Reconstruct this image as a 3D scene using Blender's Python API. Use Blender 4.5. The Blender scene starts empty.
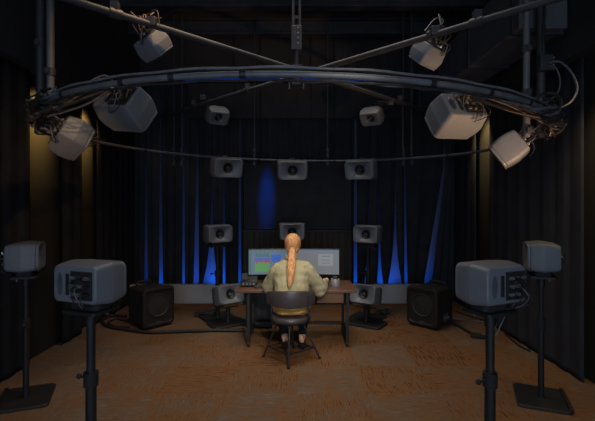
import bpy, bmesh, math, random
from math import sin, cos, pi, radians as R
from mathutils import Vector as V, Matrix as M, Euler

S = bpy.context.scene
C = S.collection
rnd = random.Random(7)

# ------------------------------------------------------------------ camera, world, lights, exposure
CAM_H = 1.65
cd = bpy.data.cameras.new('camera')
cam = bpy.data.objects.new('camera', cd)
C.objects.link(cam)
cam.location = (0, 0, CAM_H)
cam.rotation_euler = (R(90), 0, 0)
cd.sensor_width = 36
cd.lens = 36 * 420 / 595
cd.shift_y = -9.5 / 595
cd.clip_start = 0.05
S.camera = cam

S.view_settings.view_transform = 'Standard'
S.view_settings.look = 'None'
S.view_settings.gamma = 1
S.view_settings.exposure = 0.0
S.view_settings.use_curve_mapping = False

w = bpy.data.worlds.new('world')
S.world = w
w.use_nodes = True
bg = w.node_tree.nodes['Background']
bg.inputs[0].default_value = (0.80, 0.87, 1.0, 1)
bg.inputs[1].default_value = 0.42


def area(name, loc, target, size, power, col, size_y=None, spread=None):
    l = bpy.data.lights.new(name, 'AREA')
    l.energy = power
    l.color = col
    l.size = size
    if size_y:
        l.shape = 'RECTANGLE'
        l.size_y = size_y
    if spread:
        l.spread = R(spread)
    o = bpy.data.objects.new(name, l)
    C.objects.link(o)
    o.location = loc
    o.rotation_euler = (V(target) - V(loc)).to_track_quat('-Z', 'Y').to_euler()
    return o


def spot(name, loc, target, power, col, angle, blend=0.6, rad=0.06):
    l = bpy.data.lights.new(name, 'SPOT')
    l.energy = power
    l.color = col
    l.spot_size = R(angle)
    l.spot_blend = blend
    l.shadow_soft_size = rad
    o = bpy.data.objects.new(name, l)
    C.objects.link(o)
    o.location = loc
    o.rotation_euler = (V(target) - V(loc)).to_track_quat('-Z', 'Y').to_euler()
    return o


WARM = (1.0, 0.62, 0.30)
NEUT = (1.0, 0.86, 0.68)
COOL = (0.50, 0.70, 1.0)
BLUE = (0.0, 0.12, 1.0)
# ceiling spot on the desk and the person
spot('light_desk_spot', (0.35, 1.7, 4.1), (0.0, 4.55, 0.80), 170, (1.0, 0.87, 0.68), 27, 0.9, 0.12)
spot('light_desk_spot', (0.45, 0.2, 2.75), (-0.02, 4.5, 0.72), 330, (1.0, 0.88, 0.70), 21, 0.9, 0.10)  # added lower key, not on the ceiling, throws light under the backrest
# soft ceiling wash over the carpet
area('light_floor_wash', (0.0, 4.1, 4.12), (0.0, 4.1, 0.0), 2.2, 28, (1.0, 0.88, 0.74), 3.0, 88)
# soft cool light from the camera side of the room
area('light_front_cool', (0.0, -2.4, 1.3), (0.0, 4.0, 1.6), 2.4, 46, COOL, 1.4)
# warm lamps high on both sides, then added fills for the hung loudspeakers
spot('light_warm_left', (-2.42, 4.50, 2.90), (-2.76, 4.48, 2.55), 120, (1.0, 0.64, 0.20), 66, 1.0)
spot('light_warm_left', (-2.42, 5.42, 2.90), (-2.76, 5.42, 2.55), 100, (1.0, 0.64, 0.20), 66, 1.0)
spot('light_warm_right', (2.34, 5.85, 2.90), (2.66, 5.90, 2.50), 50, (1.0, 0.74, 0.38), 70, 0.9)
spot('light_warm_right', (2.36, 3.3, 2.90), (2.66, 3.4, 2.0), 40, (1.0, 0.74, 0.40), 90, 0.9)
spot('light_warm_rig_left', (-1.95, 1.5, 1.85), (-1.85, 3.4, 2.15), 46, (1.0, 0.55, 0.22), 24, 0.8)  # added low fill, not mounted on the rig, warms the outer left loudspeaker
spot('light_warm_rig_left', (-0.5, 2.7, 4.1), (-1.15, 3.3, 2.9), 75, (1.0, 0.58, 0.27), 60, 0.8)  # added fill from above, warms the small left loudspeaker and its pipe
spot('light_warm_rig_right', (2.1, 2.5, 1.2), (1.42, 3.55, 2.3), 130, (1.0, 0.60, 0.32), 50, 0.8)  # added low fill, not mounted on the rig, warms the upper right underside
# blue floor lamps behind the curtains
for bx, bp in ((-2.45, .7), (-1.95, .8), (-1.42, 1.5), (-0.98, .8), (1.0, .85), (1.55, 1.1), (2.1, .9)):
    area('light_blue_floor', (bx, 7.32, 0.06), (bx, 7.50, 1.3), 0.3, bp, BLUE, 0.12, 120)
spot('light_blue_spot', (-0.45, 6.2, 3.9), (-0.50, 6.83, 1.72), 1100, BLUE, 7, 0.5)


# ------------------------------------------------------------------ materials
def mat(name, col, rough=0.6, metal=0.0, col2=None, scale=8.0, bump=0.0, bscale=None, emit=None, estr=1.0, stretch=None, spec=None):
    m = bpy.data.materials.new(name)
    m.use_nodes = True
    nt = m.node_tree
    b = nt.nodes['Principled BSDF']
    b.inputs['Base Color'].default_value = (*col, 1)
    b.inputs['Roughness'].default_value = rough
    b.inputs['Metallic'].default_value = metal
    if spec is not None:
        b.inputs['Specular IOR Level'].default_value = spec
    tc = nt.nodes.new('ShaderNodeTexCoord')
    src = tc.outputs['Object']
    if stretch:
        mp = nt.nodes.new('ShaderNodeMapping')
        mp.inputs['Scale'].default_value = stretch
        nt.links.new(src, mp.inputs['Vector'])
        src = mp.outputs['Vector']
    if col2 is not None:
        n = nt.nodes.new('ShaderNodeTexNoise')
        n.inputs['Scale'].default_value = scale
        n.inputs['Detail'].default_value = 4
        nt.links.new(src, n.inputs['Vector'])
        r = nt.nodes.new('ShaderNodeValToRGB')
        r.color_ramp.elements[0].position = 0.35
        r.color_ramp.elements[0].color = (*col, 1)
        r.color_ramp.elements[1].position = 0.68
        r.color_ramp.elements[1].color = (*col2, 1)
        nt.links.new(n.outputs['Fac'], r.inputs['Fac'])
        nt.links.new(r.outputs['Color'], b.inputs['Base Color'])
    if bump:
        n2 = nt.nodes.new('ShaderNodeTexNoise')
        n2.inputs['Scale'].default_value = bscale or scale * 4
        n2.inputs['Detail'].default_value = 3
        nt.links.new(src, n2.inputs['Vector'])
        bp = nt.nodes.new('ShaderNodeBump')
        bp.inputs['Strength'].default_value = bump
        bp.inputs['Distance'].default_value = 0.01
        nt.links.new(n2.outputs['Fac'], bp.inputs['Height'])
        nt.links.new(bp.outputs['Normal'], b.inputs['Normal'])
    if emit:
        b.inputs['Emission Color'].default_value = (*emit, 1)
        b.inputs['Emission Strength'].default_value = estr
    return m


MT = {}
MT['cab'] = mat('speaker_grey_paint', (0.145, 0.158, 0.180), 0.5, 0, (0.16, 0.173, 0.195), 30, 0.05, 300)
MT['baffle'] = mat('speaker_front_grey', (0.145, 0.158, 0.180), 0.4, 0, (0.16, 0.173, 0.195), 30)
MT['cone'] = mat('driver_black', (0.012, 0.012, 0.013), 0.5, 0, (0.02, 0.02, 0.02), 20)
MT['dome'] = mat('driver_centre', (0.10, 0.10, 0.11), 0.4, 0.3, (0.12, 0.12, 0.12), 20)
MT['recess'] = mat('recess_grey', (0.09, 0.10, 0.115), 0.4, 0, (0.12, 0.13, 0.15), 10)
MT['amp'] = mat('amplifier_plate', (0.02, 0.02, 0.022), 0.5, 0.3, (0.04, 0.038, 0.036), 40)
MT['conn'] = mat('connector_metal', (0.42, 0.42, 0.44), 0.35, 0.7, (0.2, 0.2, 0.2), 30)
MT['black'] = mat('black_steel', (0.010, 0.010, 0.011), 0.6, 0.0, (0.016, 0.016, 0.017), 12)
MT['rubber'] = mat('black_rubber', (0.012, 0.012, 0.012), 0.8, 0, (0.02, 0.02, 0.02), 40)
MT['pipe'] = mat('galvanised_pipe', (0.10, 0.105, 0.115), 0.5, 0.2, (0.15, 0.155, 0.165), 9, 0.05, 60)
MT['dpipe'] = mat('dark_painted_pipe', (0.04, 0.042, 0.048), 0.5, 0.3, (0.06, 0.062, 0.07), 9)
MT['xpipe'] = mat('dark_grey_painted_pipe', (0.034, 0.036, 0.041), 0.55, 0.1, (0.05, 0.053, 0.06), 9)
MT['tape'] = mat('black_tape', (0.012, 0.012, 0.014), 0.5, 0, (0.02, 0.02, 0.02), 30)
MT['sub'] = mat('subwoofer_black', (0.016, 0.015, 0.014), 0.55, 0, (0.024, 0.022, 0.02), 30, 0.08, 200)
MT['grille'] = mat('subwoofer_grille', (0.03, 0.029, 0.028), 0.6, 0.2, (0.045, 0.043, 0.04), 90)
MT['curtain'] = mat('black_stage_cloth', (0.0320, 0.0340, 0.0400), 0.95, 0, (0.0440, 0.0460, 0.0540), 5, 0.1, 120, spec=0.1)
MT['curtain2'] = mat('charcoal_stage_cloth', (0.0420, 0.0435, 0.0510), 0.95, 0, (0.0540, 0.0555, 0.0645), 5, 0.1, 120, spec=0.1)
MT['valance'] = mat('grey_valance_cloth', (0.04, 0.041, 0.046), 0.9, 0, (0.05, 0.051, 0.056), 5, 0.05, 120, spec=0.1)
MT['curtain4'] = mat('deep_black_cloth', (0.0192, 0.0192, 0.0216), 0.95, 0, (0.0288, 0.0288, 0.0312), 5, 0.1, 120, spec=0.1)
MT['curtain3'] = mat('grey_black_cloth', (0.0390, 0.0405, 0.0480), 0.95, 0, (0.0495, 0.0510, 0.0600), 5, 0.1, 120, spec=0.1)
MT['screen_cloth'] = mat('charcoal_screen_cloth', (0.0360, 0.0360, 0.0420), 0.9, 0, (0.0450, 0.0450, 0.0510), 5, 0.05, 120, spec=0.1)
MT['wall_back'] = mat('pale_back_wall', (0.45, 0.46, 0.48), 0.9, 0, (0.5, 0.5, 0.52), 3)
MT['wall_side'] = mat('brown_wall_paint', (0.0160, 0.0130, 0.0080), 0.9, 0, (0.0190, 0.0155, 0.0095), 2, 0.05, 40)
MT['wall_black'] = mat('black_wall_paint', (0.0364, 0.0364, 0.0390), 0.95, 0, (0.0494, 0.0494, 0.0520), 2, spec=0.1)
MT['ceil'] = mat('black_ceiling_paint', (0.0396, 0.0396, 0.0418), 0.95, 0, (0.0572, 0.0572, 0.0594), 2, spec=0.1)
MT['strip'] = mat('grey_white_skirting', (0.50, 0.50, 0.51), 0.6, 0, (0.54, 0.54, 0.55), 3)
MT['duct'] = mat('duct_sheet_metal', (0.085, 0.093, 0.108), 0.6, 0.1, (0.115, 0.123, 0.14), 6, 0.05, 30)
MT['desk'] = mat('brown_desk_laminate', (0.10, 0.050, 0.032), 0.4, 0, (0.14, 0.072, 0.045), 5, 0, None, stretch=(1, 12, 1))
MT['wood'] = mat('dark_brown_slats', (0.035, 0.024, 0.014), 0.7, 0, (0.05, 0.034, 0.02), 5, stretch=(8, 1, 1))
MT['seat'] = mat('chair_black_leather', (0.040, 0.034, 0.040), 0.38, 0, (0.05, 0.043, 0.05), 12, 0.1, 60)
MT['skin'] = mat('skin', (0.62, 0.36, 0.25), 0.5, 0, (0.66, 0.39, 0.28), 10)
MT['hair'] = mat('blonde_hair', (0.40, 0.16, 0.055), 0.45, 0, (0.78, 0.42, 0.19), 9, 0.5, 22, stretch=(9, 9, 1.0))
MT['jacket'] = mat('olive_jacket', (0.32, 0.295, 0.18), 0.8, 0, (0.40, 0.37, 0.235), 6, 0.5, 14)
MT['shirt'] = mat('mustard_shirt', (0.55, 0.30, 0.05), 0.8, 0, (0.70, 0.44, 0.13), 9, 0.3, 30)
MT['pants'] = mat('black_trousers', (0.010, 0.010, 0.012), 0.85, 0, (0.016, 0.016, 0.018), 9)
MT['lips'] = mat('lips', (0.45, 0.16, 0.13), 0.5, 0, (0.48, 0.18, 0.15), 10)
MT['eye'] = mat('eye_white', (0.7, 0.7, 0.7), 0.3, 0, (0.72, 0.72, 0.72), 10)
MT['bezel'] = mat('monitor_bezel', (0.012, 0.012, 0.013), 0.4, 0, (0.018, 0.018, 0.018), 20)
MT['silver'] = mat('silver_grey_plastic', (0.22, 0.225, 0.24), 0.4, 0.2, (0.26, 0.26, 0.28), 20)
MT['box'] = mat('brown_board', (0.11, 0.058, 0.032), 0.6, 0, (0.15, 0.08, 0.045), 6, stretch=(1, 1, 8))
MT['key'] = mat('keyboard_keys', (0.05, 0.05, 0.055), 0.6, 0, (0.06, 0.06, 0.065), 60)
MT['cable'] = mat('black_cable', (0.018, 0.017, 0.017), 0.55, 0, (0.028, 0.026, 0.025), 30)
MT['gcable'] = mat('grey_cable', (0.10, 0.10, 0.11), 0.5, 0, (0.14, 0.14, 0.15), 30)
MT['tcable'] = mat('tan_cable', (0.20, 0.12, 0.07), 0.5, 0, (0.26, 0.17, 0.10), 30)


def emat(name, col, s):
    m = mat(name, (0.01, 0.01, 0.01), 0.3, emit=col, estr=s)
    return m


MT['ui_base'] = emat('ui_blue_grey', (0.16, 0.22, 0.30), 0.62)
MT['ui_bar'] = emat('ui_teal_bar', (0.10, 0.20, 0.22), 0.6)
MT['ui_red'] = emat('ui_red', (0.42, 0.06, 0.07), 0.7)
MT['ui_green'] = emat('ui_green', (0.12, 0.34, 0.12), 0.7)
MT['ui_blue'] = emat('ui_blue', (0.05, 0.14, 0.55), 0.7)
MT['ui_orange'] = emat('ui_orange', (0.55, 0.20, 0.05), 0.7)
MT['ui_grey'] = emat('ui_grey', (0.22, 0.23, 0.25), 0.62)
MT['ui_light'] = emat('ui_light_grey', (0.30, 0.32, 0.34), 0.66)
MT['led'] = emat('blue_led', (0.0, 0.07, 0.6), 0.22)  # glow standing in for spilled blue light, no lamp fitted there


def carpet():
    m = bpy.data.materials.new('orange_brown_carpet_tiles')
    m.use_nodes = True
    nt = m.node_tree
    N = nt.nodes
    L = nt.links
    b = N['Principled BSDF']
    b.inputs['Roughness'].default_value = 0.95
    b.inputs['Specular IOR Level'].default_value = 0.08
    tc = N.new('ShaderNodeTexCoord')
    P = tc.outputs['Object']
    TILE = 0.6

    def streak(sx, sy):
        st = N.new('ShaderNodeMapping')
        st.inputs['Scale'].default_value = (sx, sy, 1)
        L.new(P, st.inputs['Vector'])
        n = N.new('ShaderNodeTexNoise')
        n.inputs['Scale'].default_value = 1.0
        n.inputs['Detail'].default_value = 5
        n.inputs['Roughness'].default_value = 0.7
        L.new(st.outputs['Vector'], n.inputs['Vector'])
        return n.outputs['Fac']
    br = N.new('ShaderNodeTexBrick')
    br.offset = 0.0
    br.inputs['Scale'].default_value = 1.0
    br.inputs['Brick Width'].default_value = TILE
    br.inputs['Row Height'].default_value = TILE
    br.inputs['Mortar Size'].default_value = 0.0
    br.inputs['Color1'].default_value = (0, 0, 0, 1)
    br.inputs['Color2'].default_value = (1, 1, 1, 1)
    L.new(P, br.inputs['Vector'])
    ck = N.new('ShaderNodeTexChecker')
    ck.inputs['Scale'].default_value = 1.0 / TILE
    L.new(P, ck.inputs['Vector'])
    mx = N.new('ShaderNodeMix')
    L.new(ck.outputs['Fac'], mx.inputs[0])
    L.new(streak(6, 120), mx.inputs[2])
    L.new(streak(120, 6), mx.inputs[3])
    big = N.new('ShaderNodeTexNoise')
    big.inputs['Scale'].default_value = 2.6
    big.inputs['Detail'].default_value = 3
    L.new(P, big.inputs['Vector'])
    a1 = N.new('ShaderNodeMath')
    a1.operation = 'MULTIPLY_ADD'
    a1.inputs[1].default_value = 0.23
    L.new(br.outputs['Color'], a1.inputs[0])
    a0 = N.new('ShaderNodeMath')
    a0.operation = 'MULTIPLY_ADD'
    a0.inputs[1].default_value = 2.0
    a0.inputs[2].default_value = -0.60
    L.new(mx.outputs[0], a0.inputs[0])
    L.new(a0.outputs[0], a1.inputs[2])
    a2 = N.new('ShaderNodeMath')
    a2.operation = 'MULTIPLY_ADD'
    a2.inputs[1].default_value = 0.42
    L.new(big.outputs['Fac'], a2.inputs[0])
    L.new(a1.outputs[0], a2.inputs[2])
    rp = N.new('ShaderNodeValToRGB')
    e = rp.color_ramp.elements
    e[0].position = 0.44
    e[0].color = (0.055, 0.026, 0.012, 1)
    e[1].position = 1.0
    e[1].color = (0.19, 0.155, 0.125, 1)
    for p_, c_ in ((0.60, (0.215, 0.094, 0.034, 1)), (0.68, (0.24, 0.115, 0.048, 1)), (0.78, (0.14, 0.085, 0.052, 1)), (0.86, (0.155, 0.112, 0.082, 1))):
        k = e.new(p_)
        k.color = c_
    L.new(a2.outputs[0], rp.inputs['Fac'])
    L.new(rp.outputs['Color'], b.inputs['Base Color'])
    bp = N.new('ShaderNodeBump')
    bp.inputs['Strength'].default_value = 0.6
    bp.inputs['Distance'].default_value = 0.006
    L.new(mx.outputs[0], bp.inputs['Height'])
    L.new(bp.outputs['Normal'], b.inputs['Normal'])
    return m


MT['carpet'] = carpet()


# ------------------------------------------------------------------ builders
def thing(name, label, cat, loc=(0, 0, 0), rz=0, group=None, rot=None):
    o = bpy.data.objects.new(name, None)
    C.objects.link(o)
    o.empty_display_size = 0.1
    o.location = loc
    o.rotation_euler = rot if rot is not None else (0, 0, rz)
    o['label'] = label
    o['category'] = cat
    if group:
        o['group'] = group
    return o


def tag(o, label, cat, group=None):
    o['label'] = label
    o['category'] = cat
    if group:
        o['group'] = group
    return o


def obj(name, bm, m, parent=None, smooth=30, bevel=0.0, seg=2):
    if bm.faces:
        bmesh.ops.recalc_face_normals(bm, faces=bm.faces[:])
    if smooth:
        for f in bm.faces:
            f.smooth = True
        for e in bm.edges:
            if len(e.link_faces) == 2:
                e.smooth = e.calc_face_angle(0) < R(smooth)
    me = bpy.data.meshes.new(name)
    bm.to_mesh(me)
    bm.free()
    for x in (m if isinstance(m, (list, tuple)) else [m]):
        me.materials.append(x)
    o = bpy.data.objects.new(name, me)
    C.objects.link(o)
    if parent:
        o.parent = parent
    if bevel:
        b = o.modifiers.new('bevel', 'BEVEL')
        b.width = bevel
        b.segments = seg
        b.limit_method = 'ANGLE'
        b.angle_limit = R(40)
    return o


def struct(name, bm, m, **k):
    o = obj(name, bm, m, **k)
    o['kind'] = 'structure'
    return o


def B():
    return bmesh.new()


def box(bm, c, s, rot=None, mi=0):
    mx = M.Translation(V(c))
    if rot is not None:
        mx = mx @ (rot.to_matrix().to_4x4() if isinstance(rot, Euler) else rot.to_4x4())
    mx = mx @ M.Diagonal((s[0], s[1], s[2], 1))
    r = bmesh.ops.create_cube(bm, size=1, matrix=mx)
    for f in {f for v in r['verts'] for f in v.link_faces}:
        f.material_index = mi
    return bm


def cyl(bm, p0, p1, r0, r1=None, n=16):
    p0, p1 = V(p0), V(p1)
    d = p1 - p0
    q = d.to_track_quat('Z', 'Y').to_matrix().to_4x4()
    bmesh.ops.create_cone(bm, cap_ends=True, segments=n, radius1=r0, radius2=r0 if r1 is None else r1, depth=d.length,
                          matrix=M.Translation((p0 + p1) / 2) @ q)
    return bm


def ball(bm, c, r, sc=(1, 1, 1), rot=None, n=12):
    mx = M.Translation(V(c))
    if rot is not None:
        mx = mx @ rot.to_matrix().to_4x4()
    mx = mx @ M.Diagonal((sc[0], sc[1], sc[2], 1))
    bmesh.ops.create_uvsphere(bm, u_segments=n + 4, v_segments=n, radius=r, matrix=mx)
    return bm


def smooth_path(pts, n=6):
    pts = [V(p) for p in pts]
    out = []
    for i in range(len(pts) - 1):
        p0 = pts[max(i - 1, 0)]
        p1, p2 = pts[i], pts[i + 1]
        p3 = pts[min(i + 2, len(pts) - 1)]
        for k in range(n):
            t = k / n
            out.append(0.5 * ((2 * p1) + (p2 - p0) * t + (2 * p0 - 5 * p1 + 4 * p2 - p3) * t * t + (3 * p1 - p0 - 3 * p2 + p3) * t ** 3))
    out.append(pts[-1])
    return out


def tube(bm, pts, r, n=8, closed=False, radii=None):
    pts = [V(p) for p in pts]
    N = len(pts)
    t0 = (pts[1] - pts[0]).normalized()
    up = V((0, 0, 1)) if abs(t0.z) < 0.9 else V((1, 0, 0))
    x = t0.cross(up).normalized()
    rings = []
    for i in range(N):
        a = pts[i - 1] if (i > 0 or closed) else pts[i]
        b = pts[(i + 1) % N] if (i < N - 1 or closed) else pts[i]
        t = (b - a).normalized()
        x = (x - t * x.dot(t)).normalized()
        y = t.cross(x)
        rr = radii[i] if radii else r
        rings.append([bm.verts.new(pts[i] + (x * cos(2 * pi * k / n) + y * sin(2 * pi * k / n)) * rr) for k in range(n)])
    for i in range(N if closed else N - 1):
        a, b = rings[i], rings[(i + 1) % N]
        for k in range(n):
            bm.faces.new((a[k], a[(k + 1) % n], b[(k + 1) % n], b[k]))
    if not closed:
        bm.faces.new(rings[0])
        bm.faces.new(rings[-1][::-1])
    return bm


def rrect(a, b, r, n=5, flat=3):
    """Outline of a rounded rectangle with half sizes a, b (XZ plane), counter-clockwise, flats subdivided."""
    r = min(r, a * .98, b * .98)
    p = []
    cs = [(a - r, b - r, 0), (-(a - r), b - r, 90), (-(a - r), -(b - r), 180), (a - r, -(b - r), 270)]
    for i, (cx, cz, a0) in enumerate(cs):
        for k in range(n + 1):
            t = R(a0 + 90 * k / n)
            p.append((cx + r * cos(t), cz + r * sin(t)))
        nx, nz, na = cs[(i + 1) % 4]
        e = (nx + r * cos(R(na)), nz + r * sin(R(na)))
        s = p[-1]
        for k in range(1, flat):
            p.append((s[0] + (e[0] - s[0]) * k / flat, s[1] + (e[1] - s[1]) * k / flat))
    return p


def loft(bm, rings, cap0=True, cap1=True):
    vr = [[bm.verts.new(p) for p in r] for r in rings]
    n = len(vr[0])
    for a, b in zip(vr, vr[1:]):
        for k in range(n):
            bm.faces.new((a[k], a[(k + 1) % n], b[(k + 1) % n], b[k]))
    if cap0:
        bm.faces.new(vr[0])
    if cap1:
        bm.faces.new(vr[-1][::-1])
    return vr


def copy_tree(o, parent=None):
    c = o.copy()
    C.objects.link(c)
    if parent is not None:
        c.parent = parent
    for ch in list(o.children):
        copy_tree(ch, c)
    return c


def cable(bm, pts, r, n=6, sm=6):
    return tube(bm, smooth_path(pts, sm), r, n)


def at(px, py, d):
    return V(((px - 297.5) * d / 420, d, CAM_H + (201 - py) * d / 420))


# ------------------------------------------------------------------ room
XL, XR, YB, ZC = -2.78, 2.68, 7.5, 4.4
bm = B(); box(bm, (0, 3.2, -0.05), (5.9, 8.8, 0.1)); struct('floor', bm, MT['carpet'], smooth=0)
bm = B(); box(bm, (0, 3.2, ZC + 0.05), (5.9, 8.8, 0.1)); struct('ceiling', bm, MT['ceil'], smooth=0)
bm = B(); box(bm, (0, YB + 0.05, ZC / 2), (5.9, 0.1, ZC)); struct('wall_back', bm, MT['wall_back'], smooth=0)
for nm, x in (('wall_left', XL - 0.05), ('wall_right', XR + 0.05)):
    bm = B(); box(bm, (x, 3.2, ZC / 2), (0.1, 8.8, ZC)); struct(nm, bm, MT['wall_side'], smooth=0)
# black upper band of the side walls (trim) and back header
ZT = 2.96
for nm, x in (('trim_1', XL + 0.10), ('trim_2', XR - 0.10)):
    bm = B(); box(bm, (x, 3.2, (ZT + ZC) / 2), (0.2, 8.6, ZC - ZT)); struct(nm, bm, MT['wall_black'], smooth=0)
bm = B(); box(bm, (0, 6.98, (3.72 + ZC) / 2), (5.2, 0.2, ZC - 3.72)); struct('trim_3', bm, MT['wall_black'], smooth=0)
# low pale skirting in front of the back curtains
bm = B(); box(bm, (-0.30, 6.80, 0.15), (5.0, 0.10, 0.30)); struct('baseboard_back', bm, MT['strip'], smooth=0, bevel=0.008)
# ceiling beams
for i, y in enumerate((3.3, 4.6, 5.5, 6.4)):
    bm = B()
    box(bm, (0, y, ZC - 0.01), (5.3, 0.16, 0.02))
    box(bm, (0, y, ZC - 0.11), (5.3, 0.02, 0.2))
    box(bm, (0, y, ZC - 0.22), (5.3, 0.16, 0.02))
    struct('trim_%d' % (4 + i), bm, MT['dpipe'], smooth=0)


# ------------------------------------------------------------------ curtains
def curtain(name, label, p0, p1, z0, z1, m, folds, amp=0.035, group=None, e0=None, e1=None, seed=0):
    """hanging pleated cloth from p0 to p1 (xy); e0/e1 give an edge offset along it as a function of z."""
    r = random.Random(seed)
    p0, p1 = V((*p0, 0)), V((*p1, 0))
    d = (p1 - p0)
    L = d.length
    d.normalize()
    nrm = V((-d.y, d.x, 0))
    nu = max(6, int(folds * 8))
    nz = 16
    ph = [r.uniform(-0.6, 0.6) for _ in range(40)]
    bm = B()
    vs = []
    for j in range(nz + 1):
        z = z0 + (z1 - z0) * (j / nz) ** 1.4
        a0 = e0(z) if e0 else 0
        a1 = L - (e1(z) if e1 else 0)
        row = []
        for i in range(nu + 1):
            u = i / nu
            t = u * folds
            k = int(t)
            f = sin(2 * pi * t + ph[k % 40] * 0.9) + 0.35 * sin(4.3 * pi * t + ph[(k + 7) % 40] + z * 0.4)
            flare = 1.0 - 0.25 * (z - z0) / (z1 - z0)
            p = p0 + d * (a0 + (a1 - a0) * u) + nrm * (f * amp * flare)
            row.append(bm.verts.new((p.x, p.y, z)))
        vs.append(row)
    for a, b in zip(vs, vs[1:]):
        for i in range(nu):
            bm.faces.new((a[i], a[i + 1], b[i + 1], b[i]))
    o = obj(name, bm, m, smooth=80)
    s = o.modifiers.new('thick', 'SOLIDIFY')
    s.thickness = 0.004
    s.offset = 0
    return tag(o, label, 'curtain', group)


DC = 6.98
K = DC / 420
# slits between the back drops (bottom px, width px, top px, width px, fast wedge?)
slits_l = [(133, 2.2, 133, 1.6, 0), (146, 4, 146, 0.6, 0), (161, 4.6, 160, 1.6, 0), (183.5, 3.2, 183.5, 2.0, 0),
           (196, 5.5, 198, 0.5, 0), (211, 17, 213, 0.4, 1), (224, 3, 224, 0.2, 0), (240, 3.0, 240, 1.6, 0)]
slits_r = [(355.5, 3.6, 355.5, 2.4, 0), (367, 5, 372, 0.3, 1), (380, 6, 377, 0.3, 1), (395, 14, 396, 0.3, 1),
           (406, 3, 404, 0.6, 0), (428, 8, 444, 0.8, 0)]
labels_l = ['black pleated drop at the far left end of the back curtains', 'narrow black drop, second from the left end of the back curtains',
            'narrow black drop, third from the left end of the back curtains', 'black drop above the left subwoofer with blue slits at both edges',
            'black drop just left of the wedge of bright blue light', 'slim black drop at the left edge of the bright blue wedge',
            'slim black drop right behind the left tall speaker stand', 'narrow black drop left of the dark projection screen']
labels_r = ['narrow black drop just right of the dark projection screen', 'slim black drop behind the right tall speaker stand',
            'slim black drop immediately right of the right tall stand', 'black drop between two blue wedges on the right',
            'black drop above the pale skirting left of the slanted blue slit', 'black drop right of the slanted blue slit, above right subwoofer']


def slit_edge(s, side):
    if s is None:
        return lambda z: 0
    bp, bw, tp, tw, fast = s

    def f(z):
        t = max(0, (z - 0.29)) / 3.3
        c = bp + (tp - bp) * min(1, t * (1.8 if abs(tp - bp) > 8 else 1))
        wd = tw + (bw - tw) * (math.exp(-t * 7.5) if fast else max(0, 1 - t * 1.25))
        x = (c - 297.5 + side * wd / 2) * K
        return x
    return f


def drops(slits, xa, xb, labels, group, seed):
    ed = [None] + slits + [None]
    for i in range(len(ed) - 1):
        lf = slit_edge(ed[i], 1) if ed[i] else (lambda z: xa)
        rf = slit_edge(ed[i + 1], -1) if ed[i + 1] else (lambda z: xb)
        x0, x1 = lf(0.3), rf(0.3)
        L = max(0.05, x1 - x0)
        curtain('curtain_drop', labels[i], (x0, DC), (x0 + L, DC), 0.005, 3.70, MT['curtain' if i % 2 else 'curtain2'], max(1.2, L / 0.13),
                0.022, group, (lambda z, lf=lf, x0=x0: lf(z) - x0), (lambda z, rf=rf, x0=x0, L=L: x0 + L - rf(z)), seed + i)


drops(slits_l, XL + 0.06, -0.94 + 0.06, labels_l + ['black drop between blue slit and left edge of the dark screen'], 'black drops of the back curtain', 10)
drops(slits_r, 0.90, XR - 0.06, ['black drop between right edge of the dark screen and blue slit'] + labels_r, 'black drops of the back curtain', 40)
curtain('curtain_drop', 'wide pleated charcoal drop in the middle behind the dark projection screen', (-0.90, DC + 0.12), (0.92, DC + 0.12), 0.005, 3.70,
        MT['curtain2'], 16, 0.02, 'black drops of the back curtain', seed=77)
# side curtains, black, leaving bare brown wall between them
sc_l = [(0.2, 4.22, 'wide black side curtain at the left edge, in front of the first bare wall strip'),
        (4.80, 5.24, 'narrow black side curtain between the two lit brown wall strips on the left'),
        (5.64, 6.9, 'black side curtain on the left wall nearest the back curtains')]
for i, (a, b, lb) in enumerate(sc_l):
    curtain('side_curtain', lb, (XL + 0.09, b), (XL + 0.09, a), 0.005, ZT - 0.005, MT['curtain4'], (b - a) / 0.22, 0.009, 'black side curtains', seed=90 + i)
sc_r = [(0.2, 2.9, 'wide black side curtain on the right wall, nearest the viewer'),
        (3.80, 5.66, 'wide black side curtain behind the right side speaker stand'),
        (6.10, 6.9, 'black side curtain on the right wall nearest the back curtains')]
for i, (a, b, lb) in enumerate(sc_r):
    curtain('side_curtain', lb, (XR - 0.09, a), (XR - 0.09, b), 0.005, ZT - 0.005, MT['curtain3'], (b - a) / 0.26, 0.008, 'black side curtains', seed=95 + i)

# projection screen: dark cloth in a slim frame hanging in front of the middle drop
t = thing('projection_screen', 'large dark projection screen hanging behind the desk, blue light patch on it', 'screen', (-0.0, 6.84, 1.20))
x0, x1 = -0.86, 0.86
bm = B(); box(bm, (0, 0, 0.53), (x1 - x0 - 0.02, 0.012, 1.04)); obj('screen_cloth', bm, MT['screen_cloth'], t, smooth=0)
bm = B()
for x in (x0, x1): box(bm, (x, 0, 0.53), (0.02, 0.02, 1.08))
for z in (0.0, 1.06): box(bm, (0, 0, z), (x1 - x0 - 0.01, 0.02, 0.02))
obj('frame', bm, MT['black'], t, smooth=0, bevel=0.004)
bm = B()
for x in (-0.6, 0.6): cyl(bm, (x, 0.0, 1.06), (x, 0.0, ZC - 1.22), 0.006, n=8)
obj('hanging_wire', bm, MT['black'], t)
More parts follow.
